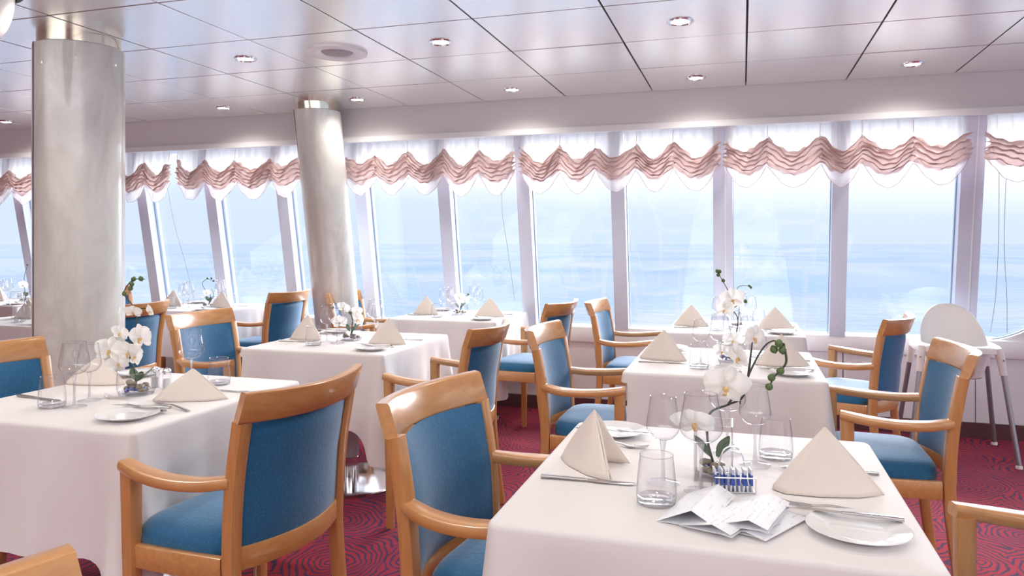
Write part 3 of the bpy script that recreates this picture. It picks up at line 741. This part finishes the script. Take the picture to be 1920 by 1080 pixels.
# cutlery, lying along local x
kn_h = MB(); kn_h.bar([(-.105, 0, .004), (-.07, 0, .0045), (-.02, 0, .004), (0, 0, .0035)], lambda q: .015 - .007 * q, lambda q: .007 - .003 * q, smooth=4, c=.4); kn_h = kn_h.mesh('handle', M_STEEL)
kn_b = MB().add([(0, -.005, .003), (.02, -.009, .003), (.09, -.009, .003), (.108, .002, .003), (.10, .005, .003), (0, .005, .003),
                 (0, -.005, .0045), (.02, -.0085, .0035), (.09, -.0085, .0035), (.106, .002, .0035), (.10, .005, .0045), (0, .005, .005)],
                [(5, 4, 3, 2, 1, 0), (6, 7, 8, 9, 10, 11)] + [(i, (i + 1) % 6, 6 + (i + 1) % 6, 6 + i) for i in range(6)]).mesh('blade', M_STEEL, 0)
fk_h = MB(); fk_h.bar([(-.10, 0, .003), (-.06, 0, .006), (.0, 0, .010), (.035, 0, .006)], lambda q: .013 - .008 * q, .0028, smooth=4, c=.4); fk_h = fk_h.mesh('handle', M_STEEL)
fk_t = MB(); fk_t.bar([(.033, 0, .006), (.045, 0, .004), (.06, 0, .004)], lambda q: .006 + .016 * min(1, q * 1.6), .002, smooth=3)
for s_ in (-1.5, -.5, .5, 1.5): fk_t.bar([(.058, s_ * .0058, .004), (.08, s_ * .0058, .005), (.098, s_ * .0056, .009)], .0028, .0018, smooth=3)
fk_t = fk_t.mesh('tines', M_STEEL)
def knife(x, y, rz, label, dz=0):
    t = thing('table_knife', label, 'knife', (x, y, TZ + dz), R(rz), 'steel table knives'); link('handle', kn_h, t); link('blade', kn_b, t); return t
def fork(x, y, rz, label, dz=0):
    t = thing('table_fork', label, 'fork', (x, y, TZ + dz), R(rz), 'steel table forks'); link('handle', fk_h, t); link('tines', fk_t, t); return t
pl_w = MB().lathe([(.001, .006), (.05, .006), (.058, .008), (.088, .0155), (.0895, .0145), (.06, .004), (.052, 0), (.001, 0)], 64).mesh('dish', M_PORC)
pl_r = MB().lathe([(.001, .0068), (.05, .0068), (.0505, .0058)], 48).mesh('well', M_PORC)
def plate(x, y, label):
    t = thing('side_plate', label, 'plate', (x, y, TZ), 0, 'small white side plates'); link('dish', pl_w, t); link('well', pl_r, t); return t

# orchids
def petal(mb, L, W_, ang, tilt=.25, cup=.012):
    def fn(u, v_):
        a = (u - .5) * 2; s_ = v_; w_ = W_ * math.sin(PI * min(1, (s_ * .92 + .06))) ** .7
        x = a * w_ * .5; r_ = .003 + L * s_; y = -cup * math.sin(PI * s_) * (1 - a * a) - tilt * L * s_ * s_ * .4 + .004 * a * a
        c_, d = math.cos(ang), math.sin(ang)
        return (c_ * x + d * r_, y, -d * x + c_ * r_)
    mb.grid(fn, 6, 7); return mb
fl = MB()
for a, L, W_ in ((0, .046, .036), (R(125), .044, .034), (R(-125), .044, .034)): petal(fl, L, W_, a)
fl = fl.mesh('sepals', M_PETAL, 80)
fp = MB()
for a in (R(68), R(-68)): petal(fp, .052, .058, a, .1)
fp.v = [(x, y - .004, z) for x, y, z in fp.v]; fp = fp.mesh('petals', M_PETAL, 80)
flip = MB(); flip.lathe([(.001, .014), (.006, .012), (.009, .004), (.007, -.004), (.001, -.006)], 12, (0, 0, 0))
flip.v = [(x, -.008 - z * .8, -.006 + y) for x, y, z in flip.v]; flip.bar([(0, -.012, -.006), (0, -.020, -.016), (0, -.014, -.024)], .010, .003, up=(0, 1, 0), smooth=3)
flip.v = [(x * .75, y * .8, z * .75) for x, y, z in flip.v]
flip = flip.mesh('lip', M_LIP)
bud_m = MB().lathe(smoothprof([(.001, -.009), (.007, -.004), (.0085, .002), (.005, .008), (.001, .011)], 3), 12).mesh('bud', M_BUD, 60)
peb = []
for k in range(4):
    rnd = random.Random(k); mb = MB(); n = 10
    sx_, sy_, sz_ = rnd.uniform(.012, .017), rnd.uniform(.010, .014), rnd.uniform(.007, .010)
    mb.grid(lambda u, v_: (sx_ * math.sin(PI * v_) * math.cos(2 * PI * u) * (1 + .1 * math.sin(4 * PI * u + k)), sy_ * math.sin(PI * v_) * math.sin(2 * PI * u), sz_ * math.cos(PI * v_)), n, 6, True)
    peb.append(mb.mesh('stone', M_STONE, 80))
bead = MB().grid(lambda u, v_: (.007 * math.sin(PI * v_) * math.cos(2 * PI * u), .007 * math.sin(PI * v_) * math.sin(2 * PI * u), .006 * math.cos(PI * v_)), 10, 6, True).mesh('bead', M_BEAD, 80)
def orchid(x, y, label, stems, flowers, buds, vase='round', leaves=True, seed=0, nst=9):
    """coordinates of stems/flowers are absolute"""
    rnd = random.Random(seed + 50)
    t = thing('orchid_arrangement', label, 'flower arrangement', (x, y, TZ), 0, 'white orchids in glass vases')
    L = lambda p: (p[0] - x, p[1] - y, p[2] - TZ)
    if vase == 'round':
        v_ = MB().lathe(smoothprof([(.055, .003), (.062, .02), (.063, .05), (.060, .078)], 4), 40).build('vase', M_GLASS, t, 60)
        MB().lathe([(.0588, .078), (.0600, .080), (.0614, .078), (.0600, .0765)], 40).build('rim', M_GEDGE, v_)
        MB().lathe([(.001, .008), (.05, .008), (.058, .012), (.055, 0), (.001, 0)], 40).build('base', M_GLASS, v_)
        rad = .046
    else:
        a, h_ = .040, .125; v_ = MB(); v_.bar([(0, 0, .003), (0, 0, h_)], 2 * a, 2 * a, up=(0, 1, 0), c=.06); v_.f = v_.f[:-2]; v_ = v_.build('vase', M_GLASS, t, 20)
        rm = MB()
        for s_ in (-1, 1):
            rm.bar([(-a, s_ * a, h_), (a, s_ * a, h_)], .003, .003); rm.bar([(s_ * a, -a, h_), (s_ * a, a, h_)], .003, .003)
            for q in (-1, 1): rm.bar([(s_ * a, q * a, 0), (s_ * a, q * a, h_)], .003, .003, up=(0, 1, 0))
        rm.build('rim', M_GEDGE, v_)
        MB().box(-a, a, -a, a, 0, .008).build('base', M_GLASS, v_, 0); rad = .028
    for k in range(nst):
        a = rnd.uniform(0, 6.28); q = rad * .85 * math.sqrt(rnd.random()); link('stone', peb[k % 4], t, (q * math.cos(a), q * math.sin(a), .018 + .011 * (k // 5)), (0, 0, rnd.uniform(0, 3)))
    for k in range(nst):
        a = rnd.uniform(0, 6.28); q = rad * .95 * math.sqrt(rnd.random()); link('bead', bead, t, (q * math.cos(a), q * math.sin(a), .015 + .004 * (k % 3)))
    for s_ in stems:
        mb = MB(); mb.tube([L(p) for p in s_], lambda q: .0032 - .0017 * q, 6, smooth=6); mb.build('stem', M_STEM, t)
    if leaves:
        for a in (-.5, .9, 2.6):
            mb = MB(); c_, d = math.cos(a), math.sin(a)
            mb.grid(lambda u, w_: ((.01 + .042 * w_) * c_ - (u - .5) * .03 * math.sin(PI * (w_ * .9 + .05)) * d, (.01 + .042 * w_) * d + (u - .5) * .03 * math.sin(PI * (w_ * .9 + .05)) * c_, .045 + .05 * w_ - .01 * w_ * w_), 4, 6)
            mb.build('leaf', M_LEAF, t, 80)
    for (p, rz, rx, sc) in flowers:
        f = link('flower', fp, t, L(p), (rx, rnd.uniform(-.25, .25), rz)); f.scale = (sc,) * 3
        link('sepals', fl, f); link('lip', flip, f)
    for p in buds:
        b = link('bud', bud_m, t, L(p), (rnd.uniform(-.6, .6), rnd.uniform(-.6, .6), 0))
    return t

# ------------------------------------------------------------------ laying the tables
def lay(k, nl=-20, nr=160, small=False, dn=(0, 0)):
    cx, cy = TP[k]; d = TD[k]
    napkin(cx - .265, cy - .01, nl, 'napkin pyramid at the left place, ' + d)
    napkin(cx + .235, cy - .03, nr, 'napkin pyramid at the right place, ' + d, -1 if False else 1)
    glass('tumbler', cx - .095, cy - .22, 'tumbler, front left, ' + d); glass('small_wine', cx - .095, cy - .09, 'small wine glass, left place, ' + d)
    glass('large_wine', cx - .012, cy - .125, 'large wine glass, left place, ' + d)
    glass('tumbler', cx + .15, cy + .19, 'tumbler, back right, ' + d); glass('small_wine', cx + .10, cy + .11, 'small wine glass, right place, ' + d)
    glass('large_wine', cx + .035, cy + .20, 'large wine glass, right place, ' + d)
    plate(cx + .272, cy - .275, 'side plate, front right, ' + d); plate(cx - .265, cy + .30, 'side plate, back left, ' + d)
    knife(cx + .25, cy - .225, 176, 'knife lying on the front right plate, ' + d, .0155)
    knife(cx - .26, cy + .26, -4, 'knife lying on the back left plate, ' + d, .0155)
    fork(cx + .24, cy - .165, 172, 'fork beside the front right plate, ' + d); fork(cx - .255, cy + .18, -6, 'fork beside the back left plate, ' + d)
    knife(cx - .255, cy - .128, 2, 'knife in front of the left napkin, ' + d); knife(cx + .262, cy + .11, 182, 'knife behind the right napkin, ' + d)
lay(1, nl=-52, nr=8); lay(2, nl=-14, nr=4); lay(3, nl=-10, nr=6); lay(4, nl=-12, nr=-4); lay(5, nl=-10, nr=0); lay(7, nl=-8, nr=-6); lay(9, nl=-8, nr=-6)
# left foreground table, laid a little differently
d = TD[6]
for o_ in (napkin(-2.32, 2.22, 8, 'napkin pyramid at the left place, ' + d), napkin(-1.785, 2.09, 20, 'napkin pyramid at the right place, ' + d)): o_.scale = (1.12, 1.05, .76)
glass('tumbler', -2.12, 1.85, 'tumbler, front left, ' + d); glass('large_wine', -2.05, 1.87, 'large wine glass, front left, ' + d); glass('small_wine', -2.085, 1.96, 'small wine glass behind the large one, ' + d)
glass('large_wine', -1.925, 2.255, 'large wine glass behind the right napkin, ' + d); glass('tumbler', -1.865, 2.33, 'tumbler, back right, ' + d)
plate(-1.768, 1.80, 'side plate, front right, ' + d); plate(-2.29, 2.40, 'side plate, back left, ' + d)
knife(-1.79, 1.875, 184, 'knife lying on the front right plate, ' + d, .0155); knife(-1.81, 1.905, 168, 'second knife by the front right plate, ' + d, .004)
fork(-1.745, 1.955, 160, 'fork in front of the right napkin, ' + d); knife(-1.69, 2.225, 178, 'knife behind the right napkin, ' + d); knife(-2.27, 1.93, -6, 'knife at the left place, ' + d)
def shaker(x, y, label, m):
    t = thing('shaker', label, 'shaker', (x, y, TZ), 0, 'salt and pepper shakers')
    MB().lathe([(.001, 0), (.016, 0), (.017, .004), (.0145, .05), (.014, .056)], 20).build('body', M_GLASS, t)
    MB().lathe([(.001, .003), (.0135, .003), (.0125, .036), (.001, .036)], 20).build('filling', m, t)
    MB().lathe(smoothprof([(.0145, .054), (.0148, .062), (.012, .072), (.001, .076)], 3), 20).build('cap', M_CHROME, t)
shaker(-1.985, 2.20, 'glass salt shaker, the right one by the orchid, ' + d, M_WHITE); shaker(-2.05, 2.215, 'glass pepper shaker, the left one by the orchid, ' + d, M_SALT)
# crowded table left of the upright column
d = TD[8]
napkin(-4.80, 4.0, -8, 'napkin pyramid, ' + d)
pos8 = [(-4.36, 3.72, 'tumbler', 'by the front right corner'), (-4.47, 3.84, 'small_wine', 'near the front right corner'), (-4.36, 3.95, 'large_wine', 'at the right edge'), (-4.52, 3.98, 'large_wine', 'in the middle'),
        (-4.62, 3.78, 'tumbler', 'at the middle of the front edge'), (-4.66, 3.90, 'small_wine', 'left of the middle'), (-4.45, 4.12, 'small_wine', 'behind the middle'), (-4.32, 4.2, 'large_wine', 'at the back right corner'),
        (-4.6, 4.2, 'large_wine', 'at the back'), (-4.75, 3.7, 'small_wine', 'at the front left'), (-4.54, 3.70, 'large_wine', 'in the front row')]
for x, y, k, l in pos8: glass(k, x, y, '%s %s, %s' % ({'tumbler': 'tumbler', 'small_wine': 'small wine glass', 'large_wine': 'large wine glass'}[k], l, d))
knife(-4.36, 3.63, 178, 'knife near the front edge, ' + d); plate(-4.72, 4.25, 'side plate at the back, ' + d)

# orchids
orchid(-.062, 1.735, 'white orchid spray in a square glass vase, ' + TD[1],
       [[(-.062, 1.735, .78), (-.075, 1.72, .84), (-.07, 1.71, .90), (-.03, 1.70, .925), (.0, 1.69, .945), (.012, 1.70, .99), (.04, 1.72, 1.045), (.062, 1.73, 1.064), (.085, 1.73, 1.06)],
        [(-.03, 1.70, .925), (-.02, 1.68, .945), (-.008, 1.69, .955), (-.005, 1.69, .93)],
        [(.085, 1.73, 1.06), (.09, 1.72, 1.02), (.068, 1.72, .99), (.055, 1.72, .965)],
        [(.012, 1.70, .99), (.016, 1.69, 1.03), (.020, 1.69, 1.065)]],
       [((-.100, 1.66, .892), -.3, .75, .95), ((-.035, 1.67, .972), .3, .35, 1.0), ((-.006, 1.70, 1.03), -1.1, .3, .7), ((.022, 1.69, 1.075), .9, .1, .6)],
       [(.066, 1.73, 1.045), (.083, 1.725, 1.045), (.075, 1.72, 1.06), (.078, 1.72, 1.0), (.060, 1.72, .985), (.055, 1.72, .965)], 'square', True, 1, 9)
orchid(-.05, 3.46, 'tall white orchid spray in a glass vase, ' + TD[2],
       [[(-.05, 3.46, .77), (-.03, 3.46, .86), (-.02, 3.45, .94), (-.045, 3.45, .99), (-.055, 3.45, 1.05), (-.085, 3.45, 1.11), (-.108, 3.45, 1.15)],
        [(-.045, 3.45, .99), (-.025, 3.45, 1.0), (-.022, 3.45, 1.03)]],
       [((-.045, 3.43, 1.03), .3, .2, 1.1), ((-.075, 3.44, .98), -.4, -.2, .85), ((-.04, 3.43, .85), .2, .5, .95), ((-.085, 3.43, .80), -.3, .3, .8)],
       [(-.108, 3.45, 1.152), (-.104, 3.45, 1.135), (-.098, 3.45, 1.15), (-.082, 3.45, 1.11), (.012, 3.45, 1.02)], 'round', True, 2, 7)
orchid(-.03, 4.88, 'thin orchid spray in a glass vase, ' + TD[3],
       [[(-.03, 4.88, .77), (-.02, 4.88, .88), (-.035, 4.88, .98), (-.01, 4.88, 1.01), (.04, 4.88, 1.01)]],
       [((-.03, 4.86, .90), .2, .2, .8)], [(.04, 4.88, 1.01), (.05, 4.88, 1.0), (-.015, 4.88, .92)], 'round', False, 3, 5)
orchid(-2.03, 3.60, 'low white orchid spray in a glass vase, ' + TD[4],
       [[(-2.03, 3.60, .77), (-2.02, 3.60, .86), (-2.04, 3.60, .90), (-2.09, 3.60, .915), (-2.14, 3.6, .925)], [(-2.03, 3.60, .77), (-2.0, 3.6, .84), (-1.96, 3.6, .89)],
        [(-2.04, 3.6, .90), (-2.05, 3.6, .93)]],
       [((-2.055, 3.57, .93), .2, .5, .75), ((-1.965, 3.57, .87), -.4, .1, .9), ((-2.08, 3.57, .85), .3, .2, .85), ((-1.99, 3.6, .91), .3, .2, .6)], [(-2.14, 3.6, .925), (-2.02, 3.58, .90)], 'round', True, 4, 7)
orchid(-1.99, 5.12, 'small orchid tuft in a glass vase, ' + TD[5],
       [[(-1.99, 5.12, .77), (-1.97, 5.12, .85), (-2.0, 5.12, .90)], [(-1.99, 5.12, .77), (-1.95, 5.12, .87), (-1.92, 5.12, .90)]],
       [((-1.98, 5.10, .88), .1, .2, .8), ((-1.94, 5.10, .86), .4, .1, .7)], [(-1.92, 5.12, .90), (-2.0, 5.12, .905)], 'round', True, 5, 6)
orchid(-2.02, 2.095, 'large white orchid spray with dark buds in a round glass vase, ' + TD[6],
       [[(-2.02, 2.095, .78), (-2.025, 2.09, .84), (-2.06, 2.09, .905), (-2.05, 2.09, .93), (-2.015, 2.09, .945), (-2.012, 2.09, .99), (-2.018, 2.09, 1.04), (-2.04, 2.09, 1.07), (-2.068, 2.09, 1.10), (-2.055, 2.09, 1.13), (-2.025, 2.09, 1.152), (-1.98, 2.09, 1.153)],
        [(-2.018, 2.09, 1.035), (-2.0, 2.09, 1.05), (-1.965, 2.09, 1.052)], [(-2.042, 2.09, .87), (-2.045, 2.08, .915), (-1.99, 2.07, .945)]],
       [((-2.10, 2.06, .905), .5, -.1, 1.0), ((-2.075, 2.08, .965), .2, .3, .65), ((-1.965, 2.06, .955), -.1, .1, 1.0), ((-2.01, 2.05, .905), .2, .5, .95), ((-2.055, 2.05, .865), .6, .5, .75), ((-1.975, 2.05, .89), -.4, -.3, .8), ((-2.02, 2.08, 1.04), .5, .6, .6), ((-1.945, 2.08, 1.045), -.5, .3, .5)],
       [(-2.066, 2.09, 1.10), (-2.036, 2.085, 1.12), (-2.030, 2.085, 1.135), (-2.028, 2.09, 1.152), (-1.995, 2.09, 1.154)], 'round', True, 6, 12)
orchid(-4.20, 5.12, 'curling bare orchid stem in a glass vase, ' + TD[7],
       [[(-4.20, 5.12, .77), (-4.18, 5.12, .84), (-4.24, 5.12, .90), (-4.26, 5.12, .95), (-4.21, 5.12, .98), (-4.15, 5.12, .96)], [(-4.2, 5.12, .77), (-4.15, 5.12, .85), (-4.17, 5.12, .9)]],
       [((-4.2, 5.10, .87), .3, .1, .6)], [(-4.15, 5.12, .965), (-4.17, 5.12, .985), (-4.21, 5.12, .985)], 'round', True, 7, 6)
orchid(-4.44, 4.30, 'orchid spray with pale blooms in a glass vase, ' + TD[8],
       [[(-4.44, 4.30, .77), (-4.46, 4.3, .88), (-4.42, 4.3, 1.0), (-4.34, 4.3, 1.05), (-4.29, 4.3, 1.06)]],
       [((-4.44, 4.28, .98), .4, .2, 1.0), ((-4.36, 4.28, .93), -.1, .2, 1.0), ((-4.50, 4.28, .92), .2, .4, 1.0)], [(-4.30, 4.3, 1.0), (-4.31, 4.3, .97)], 'round', True, 8, 6)
orchid(-6.15, 5.1, 'orchid stem in a glass vase, ' + TD[9], [[(-6.15, 5.1, .77), (-6.17, 5.1, .95), (-6.13, 5.1, 1.08)]], [((-6.15, 5.08, .9), .2, .2, .9)], [(-6.13, 5.1, 1.08)], 'round', True, 9, 5)
# loose clear glass pebbles by the round vase on the left foreground table
for i, (x, y) in enumerate(((-2.055, 2.005), (-2.075, 2.02), (-2.035, 1.995))):
    o = MB().grid(lambda u, v_: (.009 * math.sin(PI * v_) * math.cos(2 * PI * u), .008 * math.sin(PI * v_) * math.sin(2 * PI * u), .007 + .007 * math.cos(PI * v_)), 12, 8, True).build('glass_pebble', M_GLASS, None, 80, (x, y, TZ))
    tag(o, ('middle', 'leftmost', 'rightmost')[i] + ' of three clear glass pebbles in front of the vase, ' + TD[6], 'pebble', 'clear glass pebbles by the vase')

# sugar and condiment holder
t = thing('sachet_holder', 'small chrome holder with white and blue sachets, large foreground table at right', 'holder', (-.018, 1.655, TZ), R(12))
h = MB(); h.box(-.042, .042, -.018, .018, 0, .003); h.build('tray', M_CHROME, t, 0)
for s_ in (-1, 1):
    mb = MB(); mb.tube([(-.042, s_ * .018, .002), (-.042, s_ * .018, .032), (.042, s_ * .018, .032), (.042, s_ * .018, .002)], .0015, 6); mb.build('rail', M_CHROME, t)
mb = MB(); mb.tube([(-.03, .02, .03), (-.02, .021, .075), (0, .021, .088), (.02, .021, .075), (.03, .02, .03)], .0016, 6, smooth=5); mb.build('handle', M_CHROME, t)
M_SACH = mat('sachet_white', (.85, .87, .92), .5); M_SACB = mat('sachet_blue', (.06, .12, .50), .5)
for k in range(9):
    x = -.035 + k * .0088; mb = MB(); mb.box(-.0018, .0018, -.014, .014, 0, .045)
    o = mb.build('sachet', M_SACH, t, 0, (x, 0, .003), (0, R(random.uniform(-9, 9)), 0))
    MB().box(-.0021, .0021, -.0145, -.002 if k % 2 else .010, .012, .034).build('print', M_SACB, o, 0)

# folded leaflets
def leaflet(x, y, rz, label, h_=.034, L_=.19, w_=.115, dz=0, rx=0):
    t = thing('folded_leaflet', label, 'leaflet', (x, y, TZ + .0005 + dz), R(rz), 'folded white leaflets'); t.scale = (.88, .88, .9)
    up_ = [(-w_ * .5, .001), (-w_ * .2, h_ * .5), (w_ * .12, h_), (w_ * .46, h_ * .45)]
    mb = MB(); mb.grid(lambda u, v_: (lambda k: (up_[k[0]][0] * (1 - k[1]) + up_[k[0] + 1][0] * k[1], (v_ - .5) * L_, up_[k[0]][1] * (1 - k[1]) + up_[k[0] + 1][1] * k[1]))((min(int(u * 3), 2), u * 3 - min(int(u * 3), 2))), 3, 4)
    o = solid(mb.build('upper_sheet', M_PRINT, t, 0), .0006); o.rotation_euler = (R(rx), 0, 0)
    lo = [(-w_ * .5, .0008), (0, .0035), (w_ * .3, .006), (w_ * .47, .004)]
    mb = MB(); mb.grid(lambda u, v_: (lambda k: (lo[k[0]][0] * (1 - k[1]) + lo[k[0] + 1][0] * k[1], (v_ - .5) * L_, lo[k[0]][1] * (1 - k[1]) + lo[k[0] + 1][1] * k[1]))((min(int(u * 3), 2), u * 3 - min(int(u * 3), 2))), 3, 4)
    solid(mb.build('lower_sheet', M_PAPER, t, 0), .0006); return t
leaflet(-.082, 1.50, -14, 'folded leaflet with the highest ridge, leftmost of the pile', .036, .20, .12)
leaflet(-.030, 1.462, -24, 'folded leaflet lying in the middle of the pile', .020, .19, .12, .004)
leaflet(.022, 1.478, -16, 'folded leaflet on top at the right of the pile', .022, .19, .11, .012)
leaflet(.035, 1.47, -30, 'folded leaflet at the bottom right of the pile', .010, .18, .12, .001)

# ------------------------------------------------------------------ high chair
t = thing('high_chair', 'white plastic high chair on grey tube legs by the window', 'high chair', (1.235, 5.16, 0), R(-3))
tops = {(-1, -1): (-.205, -.19), (1, -1): (.205, -.19), (-1, 1): (-.205, .17), (1, 1): (.205, .17)}
for (a, b), (x, y) in tops.items():
    fx_, fy_ = a * .275, (-.27 if b < 0 else .27)
    lg = MB(); lg.tube([(x, y, .60), (fx_, fy_, .012)], .0145, 12, up=(0, 1, 0)); lg = lg.build('leg', M_LEG, t)
    MB().lathe([(.001, 0), (.018, 0), (.019, .01), (.015, .02)], 12, (fx_, fy_, 0)).build('foot', M_PLAST, lg)
    sl = MB(); q = .15; sl.tube([(x * .93, y * .93, .655), (x * .98, y * .98, .62), (x + (fx_ - x) * q, y + (fy_ - y) * q, .60 - .588 * q)], lambda s_: .030 - .011 * s_, 12, smooth=4, up=(0, 1, 0)); sl.build('leg_sleeve', M_PLAST, t)
def sup(a, hx_, hy_, ex=.45):
    c_, s_ = math.cos(a), math.sin(a); return (math.copysign(abs(c_) ** ex, c_) * hx_, math.copysign(abs(s_) ** ex, s_) * hy_ - .01)
def rimf(u, v_):
    a = 2 * PI * u
    P = [(.175, .165, .664), (.185, .175, .670), (.218, .20, .668), (.232, .212, .655), (.234, .214, .632), (.228, .208, .630)]
    k = v_ * 5; i = min(int(k), 4); q = k - i; hx_ = P[i][0] * (1 - q) + P[i + 1][0] * q; hy_ = P[i][1] * (1 - q) + P[i + 1][1] * q; z = P[i][2] * (1 - q) + P[i + 1][2] * q
    x, y = sup(a, hx_, hy_); return (x, y, z)
MB().grid(rimf, 64, 5, True).build('rim', M_PLAST, t, 60)
def bucket(u, v_):
    a = 2 * PI * u; x, y = sup(a, .178, .168, .85)
    s_ = max(0, math.sin(a)); ht = .668 + .225 * (s_ ** 1.05 if s_ > 0 else 0)
    z = .47 + (ht - .47) * v_; k = .80 + .20 * min(1, v_ * 1.6)
    back = max(0, (z - .668)) * .18
    xx = x * k * (1 - .0 * v_); 
    return (xx, y * k + back, z)
solid(MB().grid(bucket, 64, 18, True).build('seat_shell', M_PLAST, t, 60), .005)
MB().add([(.78 * .178 * math.cos(2 * PI * i / 32), .78 * .168 * math.sin(2 * PI * i / 32) - .01, .472) for i in range(32)], [tuple(range(32))]).build('seat_base', M_PLAST, t, 0)
for s_ in (-1, 1):
    mb = MB(); mb.lathe([(.001, 0), (.005, 0), (.005, .003)], 10); mb.v = [(x + s_ * .213, -.2135 - z, y + .60) for x, y, z in mb.v]; mb.build('push_pin', M_LEG, t)
mb = MB(); mb.box(-.012, .012, -.2265, -.222, .636, .644); mb.build('slot', M_DARK, t, 0)
